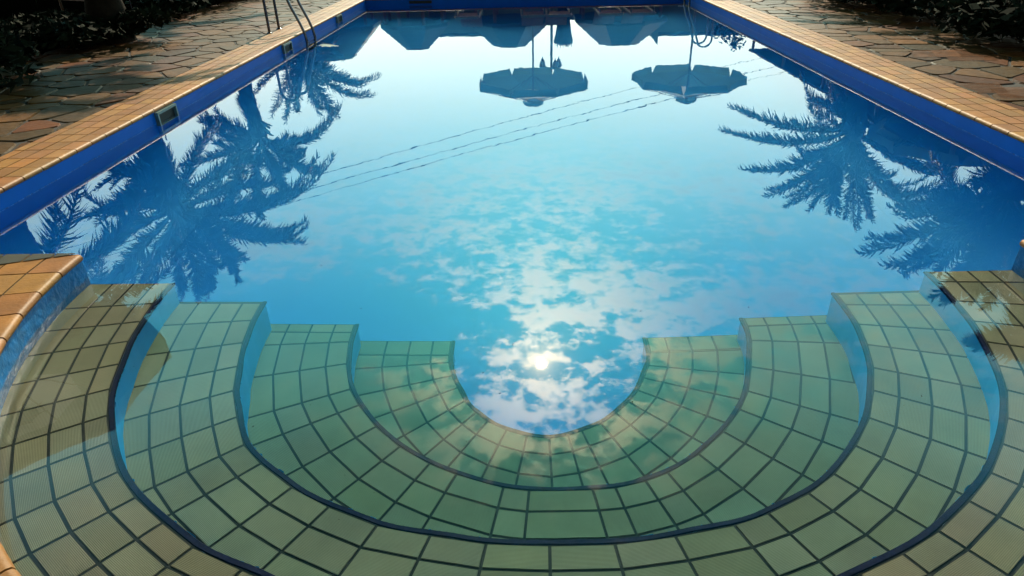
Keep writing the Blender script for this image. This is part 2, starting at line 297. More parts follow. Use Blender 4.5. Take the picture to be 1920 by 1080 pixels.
for k in (1, 2, 3, 4):
    st = empty('step', (0, 0, 0), parent=pool)
    z = -DEP[k - 1]; e = EXT[k]; zn = FLOOR if k == 4 else FLOOR
    inn, out = ring_path(k), None
    A = [i * 3 for i in range(61)]
    outp = [rp(k - 1, a, .03) for a in A]
    if e > 0: outp = [Vector((outp[0].x, CY + e, 0))] + outp + [Vector((outp[-1].x, CY + e, 0))]
    # riser + far end faces, one closed outline hugging the step front
    b = MB(); PP = [outp[0]] + inn + [outp[-1]]
    b.grid([[(q.x, q.y, FLOOR) for q in PP], [(q.x, q.y, z - .03) for q in PP]], smooth=False)
    # slightly ragged plaster lip under the nosing
    rows = [[], []]
    for i, a in enumerate([j * .75 for j in range(241)]):
        q = rp(k, a, -.004 - random.random() ** 3 * .012); rows[0].append((q.x, q.y, z - .008)); q2 = rp(k, a, 0); rows[1].append((q2.x, q2.y, z - .04))
    b.grid(rows, smooth=False)
    b.build('riser', M_riser, st)
    b = MB(); b.grid([[(q.x, q.y, z - .004) for q in ring_path(k, .012)], [(q.x, q.y, z - .004) for q in outp]], smooth=False); b.build('tread_bed', M_grout, st)
    # navy nosing: polygonal chain of edge pieces
    b = MB(); J = sorted(JO[k]); AA = [0] + [j for j in J if j > 1.5] + [180]
    AA = [a for i, a in enumerate(AA) if i == 0 or a - AA[i - 1] > .3]
    path = []
    for i in range(len(AA) - 1):
        for u in (0, .34, .67): path.append((AA[i] + (AA[i + 1] - AA[i]) * u))
    path.append(180)
    prof = [(-.007, -.024), (-.010, -.006), (-.007, .002), (.009, .002), (.012, -.004)]
    rows = []
    for dr, dz in prof:
        P = ring_path(k, dr, angs=path, ext=e); rows.append([(q.x, q.y, z + dz) for q in P])
    b.grid(rows, smooth=False); b.build('nosing', M_edge, st)
    # tiles
    b = MB(); g2 = .0058
    cuts = [('a', a) for a in AA]
    if e > .05: cuts = [('e', e)] + cuts + [('f', e)]
    def edgept(c, dr):
        if c[0] == 'a': return rp(k, c[1], dr)
        q = rp(k, 0 if c[0] == 'e' else 180, dr); return q + Vector((0, c[1] - .002, 0))
    for i in range(len(cuts) - 1):
        r0 = .014
        for ci, cw in enumerate(CW[k]):
            r1 = r0 + cw; mx_ = min(interp(RT[k - 1], (c[1] if c[0] == 'a' else (0 if c[0] == 'e' else 180))) - interp(RT[k], (c[1] if c[0] == 'a' else (0 if c[0] == 'e' else 180))) for c in (cuts[i], cuts[i + 1])) + .028
            if r0 > mx_ - .01: break
            r1 = min(r1, mx_)
            q = [edgept(cuts[i], r0), edgept(cuts[i + 1], r0), edgept(cuts[i + 1], r1), edgept(cuts[i], r1)]
            c = sum(q, Vector()) / 4
            qi = []
            for j, p_ in enumerate(q):
                pn, pp_ = q[(j + 1) % 4], q[j - 1]
                d1 = (pn - p_); d2 = (pp_ - p_)
                if d1.length < 1e-4 or d2.length < 1e-4: qi.append(p_); continue
                qi.append(p_ + d1.normalized() * g2 + d2.normalized() * g2)
            v = 1 + random.uniform(-.16, .14); tn = (v * random.uniform(.95, 1.08), v, v * random.uniform(.9, 1.08))
            wd = (q[1] - q[0]).length
            dz = random.uniform(-.0006, .0006)
            top = [(p_.x, p_.y, z + .002 + dz) for p_ in qi]; low = [(p_.x, p_.y, z - .004) for p_ in qi]
            # which side is tangential: u runs radially so the ribs follow the step edge
            b.face(top[::-1], [(r1, 0), (r1, wd), (r0, wd), (r0, 0)], col=tn)
            for j in range(4): b.face([top[j], top[(j + 1) % 4], low[(j + 1) % 4], low[j]][::-1], col=tn)
            r0 = r1
    b.build('tread_tiles', M_tile, st)

# water surface
b = MB(); b.face([(q.x, q.y, 0) for q in outline])
water = tag(b.build('water', MW), kind='structure')
bm = bmesh.new(); bm.from_mesh(water.data); bm.normal_update()
if bm.faces[:][0].normal.z < 0: bmesh.ops.reverse_faces(bm, faces=bm.faces[:])
bm.to_mesh(water.data); bm.free()

# coping: bullnose row plus flat rows, laid as separate tiles
def coping(P, name, closed=False, rows=((0, .13), (.13, .13), (.26, .13), (.39, .085)), nrm=None, tl=.207, mt=None, seed=1):
    """P: list of points along the edge (tile joints); nrm: outward normals"""
    random.seed(seed); root = empty(name, (0, 0, 0), parent=pool)
    mt = mt or M_cope; b = MB(); bed = MB(); W = sum(r[1] for r in rows)
    bed.grid([[(P[i] + nrm[i] * .004).to_tuple()[:2] + (GAP - .03,) for i in range(len(P))], [(P[i] + nrm[i] * .012).to_tuple()[:2] + (GAP - .0045,) for i in range(len(P))], [(P[i] + nrm[i] * W).to_tuple()[:2] + (GAP - .0045,) for i in range(len(P))]], smooth=False)
    g2 = .0045
    for i in range(len(P) - 1):
        for ri, (r0, wdt) in enumerate(rows):
            a0, a1 = P[i], P[i + 1]; n0, n1 = nrm[i], nrm[i + 1]; t_ = (a1 - a0).normalized(); r1 = r0 + wdt
            v = 1 + random.uniform(-.2, .2); tn = (v, v * random.uniform(.9, 1.12), v * random.uniform(.8, 1.25))
            def pt(s_, r, z_):
                a = lerp(a0, a1, s_); n = lerp(n0, n1, s_); return (a.x + n.x * r, a.y + n.y * r, z_)
            ln = (a1 - a0).length; s0, s1 = g2 / ln, 1 - g2 / ln; dz = random.uniform(-.001, .001)
            if ri == 0:
                pr = [(.0, GAP - .034), (-.012, GAP - .030), (-.014, GAP - .016), (-.008, GAP - .004), (.006, GAP + .001), (.03, GAP), (r1 - g2, GAP)]
                b.grid([[pt(s0, r, z_ + dz) for r, z_ in pr], [pt(s1, r, z_ + dz) for r, z_ in pr]], col=tn, smooth=True)
                for s_ in (s0, s1): b.face([pt(s_, r, z_ + dz) for r, z_ in pr] + [pt(s_, r1 - g2, GAP - .03)], col=tn)
            else:
                q = [pt(s0, r0 + g2, GAP + dz), pt(s1, r0 + g2, GAP + dz), pt(s1, r1 - g2, GAP + dz), pt(s0, r1 - g2, GAP + dz)]
                b.face(q, col=tn)
                for j in range(4):
                    u_, v_ = q[j], q[(j + 1) % 4]; b.face([u_, v_, (v_[0], v_[1], GAP - .006), (u_[0], u_[1], GAP - .006)], col=tn)
    bed.build('grout_bed', M_cgrout, root); b.build('coping_tiles', mt, root); return root
def straight(x0, y0, x1, y1, n_, name, seed, off=0, **k):
    a, c = Vector((x0, y0, 0)), Vector((x1, y1, 0)); ln = (c - a).length; n = max(1, round(ln / .207)); P = [lerp(a, c, i / n) for i in range(n + 1)]
    coping(P, name, nrm=[Vector(n_)] * (n + 1), seed=seed, **k)
straight(XL, CY - .0, XL, YF, (-1, 0, 0), 'side_coping', 2)
straight(XR, CY - .0, XR, YF, (1, 0, 0), 'side_coping', 3)
straight(XL - .47, YF, XR + .47, YF, (0, 1, 0), 'end_coping', 4)
JA = [i * 180 / 38 for i in range(39)]
P0 = [rp(0, a) for a in JA]; Nn = [(q - Vector((CX, CY, 0))).normalized() for q in P0]
coping(P0, 'curved_coping', nrm=Nn, rows=((0, .15), (.15, .17), (.32, .12)), seed=7)
# the two near corner decks of darker tile behind the curve
for sx in (-1, 1):
    b = MB(); bed = MB(); xa = CX + sx * 2.41; xb = XL - .47 if sx < 0 else XR + .47
    random.seed(12)
    for i in range(14):
        for j in range(24):
            cx_, cy_ = lerp(xa, xb, (i + .5) / 7), CY - .0 - (j + .5) * .135
            r = math.hypot(cx_ - CX, cy_ - CY)
            if r < 2.41 + .44 + .03 or (sx * cx_ > sx * xb): continue
            v = 1 + random.uniform(-.25, .25); hx = abs(xb - xa) / 14 - .005; b.box((cx_, cy_, GAP - .007), (hx * 2, .126, .012), col=(v, v, v))
    # wedge next to the tip of the curve
    A2 = [a for a in (0, 2, 4, 6, 8, 10, 12, 14, 16, 18, 20)]
    for i in range(len(A2) - 1):
        pass
    n = 24
    ys = [CY - j * 3.3 / n for j in range(n + 1)]
    rows = [[], []]
    for y in ys:
        xin = CX + sx * (math.sqrt(max(2.85 ** 2 - (y - CY) ** 2, .01)))
        rows[0].append((xin, y, GAP - .009)); rows[1].append((xb, y, GAP - .009))
    bed.grid(rows, smooth=False)
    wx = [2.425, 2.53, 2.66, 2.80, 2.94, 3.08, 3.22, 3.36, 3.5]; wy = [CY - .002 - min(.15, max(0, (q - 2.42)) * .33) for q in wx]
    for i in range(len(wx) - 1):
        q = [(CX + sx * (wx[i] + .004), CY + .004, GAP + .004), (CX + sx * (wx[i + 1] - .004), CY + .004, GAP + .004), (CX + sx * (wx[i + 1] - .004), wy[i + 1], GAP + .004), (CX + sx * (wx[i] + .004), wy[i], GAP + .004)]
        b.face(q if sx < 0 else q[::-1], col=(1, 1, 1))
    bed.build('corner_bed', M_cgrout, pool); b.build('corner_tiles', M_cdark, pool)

# skimmers
def skimmer(y, x=XL, s=1):
    sk = empty('skimmer', (x, y, 0), 0 if s > 0 else math.pi, parent=pool)
    b = MB(); w_, h0, h1, th = .19, -.10, .10, .022
    for (cy, cz, dy, dz) in ((0, h1 - th / 2, 2 * w_, th), (0, h0 + th / 2, 2 * w_, th), (-w_ + th / 2, (h0 + h1) / 2, th, h1 - h0 - 2 * th - .002), (w_ - th / 2, (h0 + h1) / 2, th, h1 - h0 - 2 * th - .002)):
        b.box((.018, cy, cz), (.036, dy, dz))
    b.build('frame', M_frame, sk)
    b = MB(); b.box((.004, 0, 0), (.008, 2 * w_ - 2 * th - .002, h1 - h0 - 2 * th - .002)); b.build('opening', M_dark, sk)
    b = MB(); b.box((.014, 0, -.045), (.008, 2 * w_ - 2 * th - .02, .05)); b.build('weir_flap', M_dark, sk)
for y in (6.31, 10.09, 13.28): skimmer(y)
sk = empty('skimmer', (-2.2, YF, 0), -math.pi / 2, parent=pool)
b = MB(); b.box((.01, 0, .05), (.02, .5, .06)); b.build('opening', M_dark, sk)

# ------------------------------------------------------------------ ground
b = MB()
for q in ([(-400, -60), (XL - .47, -60), (XL - .47, YF + .475), (-400, YF + .475)], [(XR + .47, -60), (400, -60), (400, YF + .475), (XR + .47, YF + .475)], [(-400, YF + .475), (400, YF + .475), (400, 900), (-400, 900)], [(XL - .47, -60), (XR + .47, -60), (XR + .47, -.3), (XL - .47, -.3)]):
    b.face([(x, y, GAP - .02) for x, y in q])
tag(b.build('ground', M_shade_ground), kind='structure')
# crazy paving as individual stones cut from a jittered voronoi
PAL = [((1.0, .9, .7), 5), ((1.25, 1.0, .65), 4), ((1.2, .68, .36), 4), ((.75, .72, .5), 3), ((.5, .6, .45), 1), ((1.6, 1.3, .9), 2), ((.8, .55, .32), 3)]
PALL = [c for c, n in PAL for _ in range(n)]
def clip(poly, px_, py_, nx, ny):
    out = []
    for i in range(len(poly)):
        a, c = poly[i], poly[(i + 1) % len(poly)]
        da = (a[0] - px_) * nx + (a[1] - py_) * ny; dc = (c[0] - px_) * nx + (c[1] - py_) * ny
        if da <= 0: out.append(a)
        if da * dc < 0: u = da / (da - dc); out.append((a[0] + (c[0] - a[0]) * u, a[1] + (c[1] - a[1]) * u))
    return out
def paving(x0, x1, y0, y1, seed, cell=.36, grates=()):
    random.seed(seed); nx_, ny_ = int((x1 - x0) / cell) + 1, int((y1 - y0) / cell) + 1
    pts = {}
    for i in range(-1, nx_ + 1):
        for j in range(-1, ny_ + 1): pts[i, j] = (x0 + (i + .5 + random.uniform(-.46, .46)) * cell, y0 + (j + .5 + random.uniform(-.46, .46)) * cell)
    for k_ in list(pts):
        if random.random() < .12: del pts[k_]
    b = MB()
    for (i, j), c in pts.items():
        poly = [(c[0] - 1.2, c[1] - 1.2), (c[0] + 1.2, c[1] - 1.2), (c[0] + 1.2, c[1] + 1.2), (c[0] - 1.2, c[1] + 1.2)]
        for di in range(-3, 4):
            for dj in range(-3, 4):
                o = pts.get((i + di, j + dj))
                if o is None or o is c: continue
                dx, dy = o[0] - c[0], o[1] - c[1]; ln = math.hypot(dx, dy); gp = .011 + .006 * random.random()
                poly = clip(poly, c[0] + dx / 2 - dx / ln * gp, c[1] + dy / 2 - dy / ln * gp, dx / ln, dy / ln)
                if len(poly) < 3: break
            if len(poly) < 3: break
        for (a_, b_, nx2, ny2) in ((x0, 0, -1, 0), (x1, 0, 1, 0), (0, y0, 0, -1), (0, y1, 0, 1)):
            if len(poly) >= 3: poly = clip(poly, a_, b_, nx2, ny2)
        if len(poly) < 3: continue
        # round the corners a little
        pr = []
        for q in range(len(poly)):
            a_, m_, n_ = poly[q - 1], poly[q], poly[(q + 1) % len(poly)]
            for o in (a_, n_):
                ln = math.hypot(o[0] - m_[0], o[1] - m_[1]); u = min(.035 / max(ln, 1e-5), .3); pr.append((m_[0] + (o[0] - m_[0]) * u, m_[1] + (o[1] - m_[1]) * u))
        col = random.choice(PALL); v = random.uniform(.7, 1.2); col = tuple(x * v for x in col)
        h = GAP - .004 + random.uniform(-.002, .004); tx, ty = random.uniform(-.008, .008), random.uniform(-.008, .008)
        zf = lambda q: h + (q[0] - c[0]) * tx + (q[1] - c[1]) * ty
        inn = [(c[0] + (q[0] - c[0]) * .965, c[1] + (q[1] - c[1]) * .965) for q in pr]
        g_ = [g for g in grates if math.hypot(c[0] - g[0], c[1] - g[1]) < .27]
        if g_:
            for s_ in range(-7, 8):
                w_ = .26; q = [(c[0] - w_ + s_ * .01, c[1] + s_ * .028 - .008), (c[0] + w_ + s_ * .01, c[1] + s_ * .028 - .008), (c[0] + w_ + s_ * .01, c[1] + s_ * .028 + .008), (c[0] - w_ + s_ * .01, c[1] + s_ * .028 + .008)]
                b.face([(x, y, h + .003) for x, y in q], col=(1.5, 1.0, .8))
            continue
        b.face([(*q, zf(q)) for q in inn], col=col)
        for q in range(len(pr)):
            n2 = (q + 1) % len(pr); b.face([(*inn[q], zf(inn[q])), (*pr[q], GAP - .016), (*pr[n2], GAP - .016), (*inn[n2], zf(inn[n2]))], col=col)
    return b
for (x0, x1, y0, y1, sd_, gr) in ((-6.6, XL - .48, 2.2, 16.2, 11, ((-4.62, 7.9),)), (XR + .48, 6.6, 2.2, 16.2, 23, ((4.95, 8.0), (4.5, 6.3))), (-6.6, 6.6, YF + .48, 21, 37, ())):
    b = paving(x0, x1, y0, y1, sd_, grates=gr); o = b.build('stone_paving', M_stone); tag(o, kind='structure')
b = MB()
for q in ((-6.6, XL - .472, 2.2, 16.2), (XR + .472, 6.6, 2.2, 16.2), (-6.6, 6.6, 16.267, 21)): b.face([(q[0], q[2], GAP - .0155), (q[1], q[2], GAP - .0155), (q[1], q[3], GAP - .0155), (q[0], q[3], GAP - .0155)])
tag(b.build('paving_mortar', M_mort), kind='structure')

# ------------------------------------------------------------------ ladders
def arc(c, r, a0, a1, n, ux, uz):
    return [Vector(c) + Vector(ux) * r * math.cos(R(lerp(a0, a1, i / n))) + Vector(uz) * r * math.sin(R(lerp(a0, a1, i / n))) for i in range(n + 1)]
def ladder(loc, rz, label, w_=.46):
    # local x points into the pool from the wall face, y along the wall
    root = tag(empty('pool_ladder', loc, rz), label, 'ladder')
    for s in (-1, 1):
        b = MB(); y = s * w_ / 2
        P = [Vector((-.47, y, GAP - .005)), Vector((-.47, y, .45)), Vector((-.47, y, .72))] + arc((-.31, y, .74), .16, 180, 40, 8, (1, 0, 0), (0, 0, 1)) + [Vector((-.07, y, .50)), Vector((.03, y, .26)), Vector((.075, y, .12)), Vector((.09, y, 0)), Vector((.095, y, -.3)), Vector((.095, y, -1.05))]
        b.tube(P, .021, 12); b.build('handrail', M_steel, root)
        b = MB(); b.lathe([(.0, .018), (.03, .018), (.042, .008), (.045, 0)], (-.47, y, GAP), 18); b.build('flange', M_steel, root)
    for z in (-.18, -.45, -.72, -.99):
        b = MB(); b.box((.095, 0, z), (.075, w_ - .046, .022)); b.build('rung', M_steel, root)
    return root
ladder((XL, 11.07, 0), 0, 'bent steel ladder on the left wall with two handrails rooted in the tan coping')
ladder((XR, 15.25, 0), math.pi, 'steel ladder at the far right corner, only its rails mirrored in the water')

# ------------------------------------------------------------------ palms
def frond(b, c, mid, tip, rnd, lw=.40, n=84):
    """feather frond along a curve from the crown centre over its highest bend to the drooping tip"""
    c, mid, tip = Vector(c), Vector(mid), Vector(tip); k = rnd.uniform(.7, 1.3); cc = (k, k, k * .9)
    def bz(u): return c * (1 - u) ** 2 + mid * 2 * u * (1 - u) + tip * u * u
    def tg(u): return ((mid - c) * (1 - u) + (tip - mid) * u).normalized()
    P = [bz(i / 14) for i in range(15)]
    b.tube(P, [lerp(.03, .006, i / 14) for i in range(15)], 5, col=cc, cap=False)
    up0 = Vector((0, 0, 1))
    for i in range(n):
        u = .10 + .90 * i / (n - 1); q = bz(u); t_ = tg(u); side = t_.cross(up0)
        if side.length < .05: side = Vector((1, 0, 0))
        side.normalize(); up = side.cross(t_).normalized()
        prof = min(1, (u - .02) * 4) * (1 - .55 * max(0, u - .55) / .45)
        for s in (-1, 1):
            l_ = lw * prof * rnd.uniform(.72, 1.15); fw = rnd.uniform(.45, .95) + u * .5
            d = (side * s * rnd.uniform(.5, 1.0) + t_ * fw + up * rnd.uniform(-.9, .55)).normalized() * l_; e_ = q + d + Vector((0, 0, -.12 * l_ - rnd.random() * .03))
            wd = t_ * .016; m_ = q + d * .5 + Vector((0, 0, .01))
            b.face([q - wd, q + wd, m_ + wd, m_ - wd], col=cc); b.face([m_ - wd, m_ + wd, e_], col=cc)
def palm(base, crown, arms, r, label, seed, trunk_r=.22, extra=12, group='palms around the pool', n=84, lw=.36, lean=0):
    """arms: (x, z) of the bend and of the tip of every long frond seen from the pool"""
    rnd = random.Random(seed); root = tag(empty('palm_tree', (base[0], base[1], GAP - .02)), label, 'palm tree', group)
    z0 = GAP - .02; h = crown[1] - z0; dx = crown[0] - base[0]
    b = MB(); rows = []
    for i in range(17):
        u = i / 16; rr = trunk_r * (1.2 - .3 * u + (.3 if i == 0 else 0)) * (1.07 if i % 2 else .96) * (1 + .25 * max(0, u - .8) / .2)
        rows.append([(dx * u * u + rr * math.cos(a * math.pi / 8), rr * math.sin(a * math.pi / 8), u * (h - .05)) for a in range(16)])
    b.grid(rows, closed=True); b.build('trunk', M_trunk, root)
    b = MB(); C = Vector((dx, 0, h))
    for (mx_, mz, tx, tz) in arms:
        yo = rnd.uniform(-.35, .35); mid = Vector((mx_ - base[0], yo * .6, mz - z0)); tip = Vector((tx - base[0], yo, tz - z0))
        frond(b, C, mid, tip, rnd, lw, n)
        for q in range(2):
            j = lambda a: Vector((rnd.uniform(-a, a), rnd.uniform(-.5, .5), rnd.uniform(-a, a))); kk = rnd.uniform(.88, .98)
            frond(b, C, C + (mid - C) * kk + j(.07) * r / 3, C + (tip - C) * kk + j(.06) * r / 3, rnd, lw * .9, n)
    for i in range(extra):
        a = i * 2.399963 + rnd.uniform(-.2, .2); el = R(lerp(70, -25, (i + .5) / extra) + rnd.uniform(-8, 8)); rr = r * rnd.uniform(.6, .85)
        if arms: rr *= .72
        d = Vector((math.cos(a) * math.cos(el), math.sin(a) * math.cos(el), math.sin(el))) * rr
        frond(b, C, C + d * .62 + Vector((0, 0, .22 * rr)), C + d - Vector((0, 0, .34 * rr)), rnd, lw * .9, n)
    for i in range(26):         # stubs of old leaf bases
        a = rnd.uniform(0, 6.28); d = Vector((math.cos(a), math.sin(a), rnd.uniform(.3, 1.2))).normalized(); q = C + Vector((math.cos(a) * trunk_r * .8, math.sin(a) * trunk_r * .8, -rnd.uniform(.05, .5))); b.tube([q, q + d * rnd.uniform(.15, .3)], [.04, .02], 5)
    b.build('crown', M_leaf, root); return root
PL1 = ((-7.89, 2.45), [(-6.68, 3.95, -5.17, 3.31), (-7.05, 4.38, -5.57, 4.09), (-7.4, 4.07, -6.91, 4.66), (-7.92, 4.16, -7.64, 4.68), (-8.56, 3.85, -8.97, 4.94), (-8.82, 3.65, -9.54, 4.77), (-8.97, 2.89, -10.11, 4.08), (-9.09, 2.52, -10.36, 3.62), (-7.17, 2.1, -6.5, 2.7), (-8.23, 3.67, -8.34, 4.51), (-6.8, 3.41, -5.84, 3.62), (-8.74, 2.25, -9.63, 2.78)])
PL2 = ((-6.56, 3.04), [(-5.27, 3.71, -4.49, 2.32), (-7.44, 3.46, -8.06, 2.48), (-5.78, 4.06, -5.2, 3.9), (-6.34, 4.12, -6.03, 4.52), (-6.9, 4.11, -6.82, 5.08), (-7.57, 4.02, -7.67, 5.06), (-7.9, 3.66, -8.74, 3.72), (-7.4, 2.71, -7.94, 2.61), (-6.68, 2.33, -6.82, 2.03), (-7.47, 3.6, -8.24, 4.45), (-5.97, 3.63, -5.7, 3.63)])
PL3 = ((-5.92, 2.61), [(-3.86, 2.89, -3.02, 1.65), (-4.37, 2.64, -3.83, 2.29), (-4.56, 3.6, -3.72, 2.94), (-4.77, 3.23, -3.94, 3.33), (-5.18, 3.38, -5.2, 4.02), (-5.54, 3.69, -5.69, 4.22), (-6.07, 3.68, -6.19, 4.25), (-6.5, 3.68, -7.02, 4.19), (-6.77, 3.35, -7.3, 3.93), (-6.94, 2.94, -7.96, 3.7), (-6.52, 1.89, -7.16, 2.74), (-6.37, 1.4, -7.16, 1.78), (-6.01, 1.36, -7.0, 2.11), (-5.95, 1.45, -6.76, 2.5), (-5.26, 1.46, -4.92, 1.14), (-4.89, 1.74, -4.35, 1.71), (-4.72, 2.15, -3.93, 2.03), (-6.88, 2.45, -7.97, 2.92), (-5.36, 2.97, -4.8, 3.39)])
PR1 = ((7.14, 2.53), [(5.85, 2.98, 4.31, 2.49), (5.66, 2.56, 4.49, 2.03), (6.2, 3.6, 4.91, 3.36), (6.47, 3.73, 5.46, 3.96), (6.74, 3.61, 6.05, 4.27), (7.0, 3.74, 6.6, 4.41), (7.31, 3.81, 7.51, 4.68), (7.58, 3.81, 7.83, 4.49), (8.13, 4.73, 9.47, 3.82), (8.03, 3.82, 8.84, 4.42), (8.38, 5.22, 10.18, 3.71), (6.74, 2.01, 6.27, 1.37), (6.55, 1.89, 6.02, 1.77), (6.9, 3.55, 6.96, 4.38), (8.56, 3.58, 9.25, 3.35), (8.22, 3.2, 9.15, 3.59)])
PR2 = ((7.01, 2.07), [(6.21, 2.72, 5.27, 3.04), (6.37, 2.99, 5.46, 3.05), (6.39, 2.3, 5.54, 2.3), (6.95, 2.82, 6.4, 3.38), (6.96, 3.09, 6.26, 3.59), (7.41, 3.01, 7.2, 3.85), (6.55, 1.49, 6.54, 1.85), (6.86, 1.42, 7.16, 1.74), (7.62, 2.49, 7.96, 3.11), (6.16, 2.04, 5.71, 2.05), (6.66, 2.64, 6.18, 3.17), (7.65, 3.01, 7.82, 3.96)])
palm((-8.0, 24.8), PL1[0], PL1[1], 3.0, 'palm mirrored beyond the left ladder, the farthest palm on the left', 1, lw=.5, n=70)
palm((-6.75, 16.2), PL2[0], PL2[1], 2.3, 'palm with a thick bare trunk mirrored between the two left skimmers', 2, trunk_r=.17, extra=8)
palm((-6.1, 10.4), PL3[0], PL3[1], 2.9, 'big spreading palm mirrored largest in the left half of the water', 3, trunk_r=.22, extra=7, lw=.31)
palm((-6.6, 7.6), (-6.5, 2.35), [], 2.5, 'leafy palm close by on the left, mirrored beside the near corner', 4, extra=34)
palm((7.0, 14.1), PR1[0], PR1[1], 2.9, 'full crowned palm mirrored in the right half, fronds fanned all around', 5, extra=10, lw=.34)
palm((7.1, 9.0), PR2[0], PR2[1], 2.4, 'palm mirrored at the right edge above the near right corner', 6, extra=5)
palm((6.6, 6.6), (6.6, 2.65), [(6.1, 3.0, 5.5, 2.9), (6.1, 3.3, 5.6, 3.2)], 1.8, 'near right palm, its frond tips mirrored on the uppermost right step', 7, extra=22)

# pruned palm stump
root = tag(empty('palm_stump', (1.85, 30, GAP - .02)), 'pruned palm trunk with a stubbly top mirrored beside the lamp post', 'palm stump')
b = MB(); b.lathe([(.34, 0), (.27, 1.4), (.27, 2.1), (.34, 2.6), (.42, 2.9), (.40, 3.0), (.0, 3.05)], (0, 0, 0), 18); b.build('trunk', M_trunk, root)
b = MB(); rnd = random.Random(8)
for i in range(70):
    a = rnd.uniform(0, 6.28); rr = rnd.uniform(.1, .42); q = Vector((rr * math.cos(a), rr * math.sin(a), 2.95)); b.tube([q, q + Vector((rnd.uniform(-.06, .06), rnd.uniform(-.06, .06), rnd.uniform(.06, .2)))], [.02, .006], 4)
b.build('stubble', M_leaf, root)

# ------------------------------------------------------------------ parasols
def parasol(loc, rad, zrim, ztop, label, seed=0, rot=0, group='octagonal parasols beyond the far end', mt=None, capm=None, flap=.2):
    root = tag(empty('parasol', (loc[0], loc[1], GAP), rot), label, 'parasol', group); rnd = random.Random(seed); n = 8
    zr, zt = zrim - GAP, ztop - GAP
    b = MB(); b.tube([(0, 0, 0), (0, 0, zt - .05)], .028, 10); b.build('pole', M_pole, root)
    b = MB(); b.box((0, 0, .04), (.55, .55, .08)); b.build('base', M_plaster, root)
    def cor(i, r): a = 2 * math.pi * (i + .5) / n; return Vector((r * math.cos(a), r * math.sin(a), 0))
    b = MB(); ub = MB()
    for i in range(n):
        rows = []
        for j in range(10):
            u = (.12, .25, .40, .401, .5, .6, .7, .8, .9, 1)[j]; z = lerp(zt - .07, zr, u) ; row = []
            for k in range(7):
                s_ = k / 6; q = lerp(cor(i, rad * u), cor(i + 1, rad * u), s_); sag = .035 * u * math.sin(math.pi * s_) * rad / 1.6; row.append((q.x * (1 - .02 * math.sin(math.pi * s_)), q.y * (1 - .02 * math.sin(math.pi * s_)), z - sag * .6 - .05 * math.sin(math.pi * u)))
            rows.append(row)
        ub.grid(rows[:3], smooth=True); b.grid(rows[3:], smooth=True)
    b.build('canopy', mt or M_canvas, root); ub.build('upper_canopy', M_cap, root)
    b = MB()
    for i in range(n):          # loose hanging flaps, one to a side, gaps at the ribs
        top, bot = [], []
        for k in range(7):
            s_ = k / 6; q = lerp(cor(i, rad), cor(i + 1, rad), s_); g_ = lerp(cor(i, rad), cor(i + 1, rad), .07 + .86 * s_)
            top.append((q.x * (1 - .02 * math.sin(math.pi * s_)), q.y * (1 - .02 * math.sin(math.pi * s_)), zr - .02 * math.sin(math.pi * s_))); bot.append((g_.x * 1.005 + rnd.uniform(-.01, .01), g_.y * 1.005, zr - flap - rnd.uniform(0, .02)))
        b.grid([top, bot], smooth=False)
    b.build('valance', mt or M_canvas, root)
    b = MB(); b.lathe([(rad * .19, zt - .11), (rad * .18, zt - .06), (rad * .12, zt + .0), (.07, zt + .03), (0, zt + .04)], (0, 0, 0), 16); b.build('top_cap', M_canvas, root)
    b = MB()
    for i in range(n):
        c_ = cor(i, 1); b.tube([c_ * .05 + Vector((0, 0, zt - .1)), c_ * rad * .985 + Vector((0, 0, zr + .0))], .011, 5); b.tube([c_ * .04 + Vector((0, 0, zr - .25)), c_ * rad * .5 + Vector((0, 0, lerp(zt - .1, zr, .5)))], .009, 5)
    b.build('ribs', M_pole, root)
    return root
parasol((.34, 19.0), 1.60, 2.50, 3.06, 'mirrored octagonal parasol left of centre, in front of the hanging lanterns', 1)
parasol((4.68, 19.0), 1.58, 2.50, 3.06, 'mirrored octagonal parasol right of centre, crossed by the overhead cables', 2, rot=.1)
parasol((-5.45, 5.45), 1.60, 2.62, 3.1, 'big parasol near on the left, its rim mirrored across the uppermost left step', 3, group='parasols beside the pool')
parasol((8.6, 13.1), 1.5, 2.55, 3.1, 'parasol on the right, mirrored as a pale lobe behind the right palm fronds', 4, group='parasols beside the pool')

# ------------------------------------------------------------------ lamp post with hanging lanterns
root = tag(empty('lamp_post', (1.07, 24, GAP - .02)), 'dark lamp post with hanging pointed lanterns mirrored beside the left parasol', 'lamp post')
b = MB(); b.tube([(0, 0, 0), (0, 0, .5), (0, 0, 3.15)], [.07, .05, .04], 12); b.tube([(-.34, 0, 2.92), (.34, 0, 2.92)], .018, 8); b.tube([(.0, -.3, 2.92), (0, .3, 2.92)], .018, 8); b.build('post', M_iron, root)
for dx, dy in ((-.31, 0), (.26, .05), (.12, -.28)):
    ln_ = empty('lantern', (dx, dy, 2.52), parent=root)
    b = MB(); b.lathe([(0, -.04), (.012, -.02), (.02, .03), (.05, .07), (.055, .09)], (0, 0, 0), 8); b.lathe([(.12, .27), (.10, .33), (.03, .38), (.015, .42)], (0, 0, 0), 8)
    for k in range(6): a = k * math.pi / 3; b.tube([(.05 * math.cos(a), .05 * math.sin(a), .08), (.11 * math.cos(a), .11 * math.sin(a), .28)], .008, 5)
    b.build('cage', M_iron, ln_)
    b = MB(); b.lathe([(.045, .09), (.10, .27)], (0, 0, 0), 6, smooth=False); b.build('glass', M_lamp, ln_)

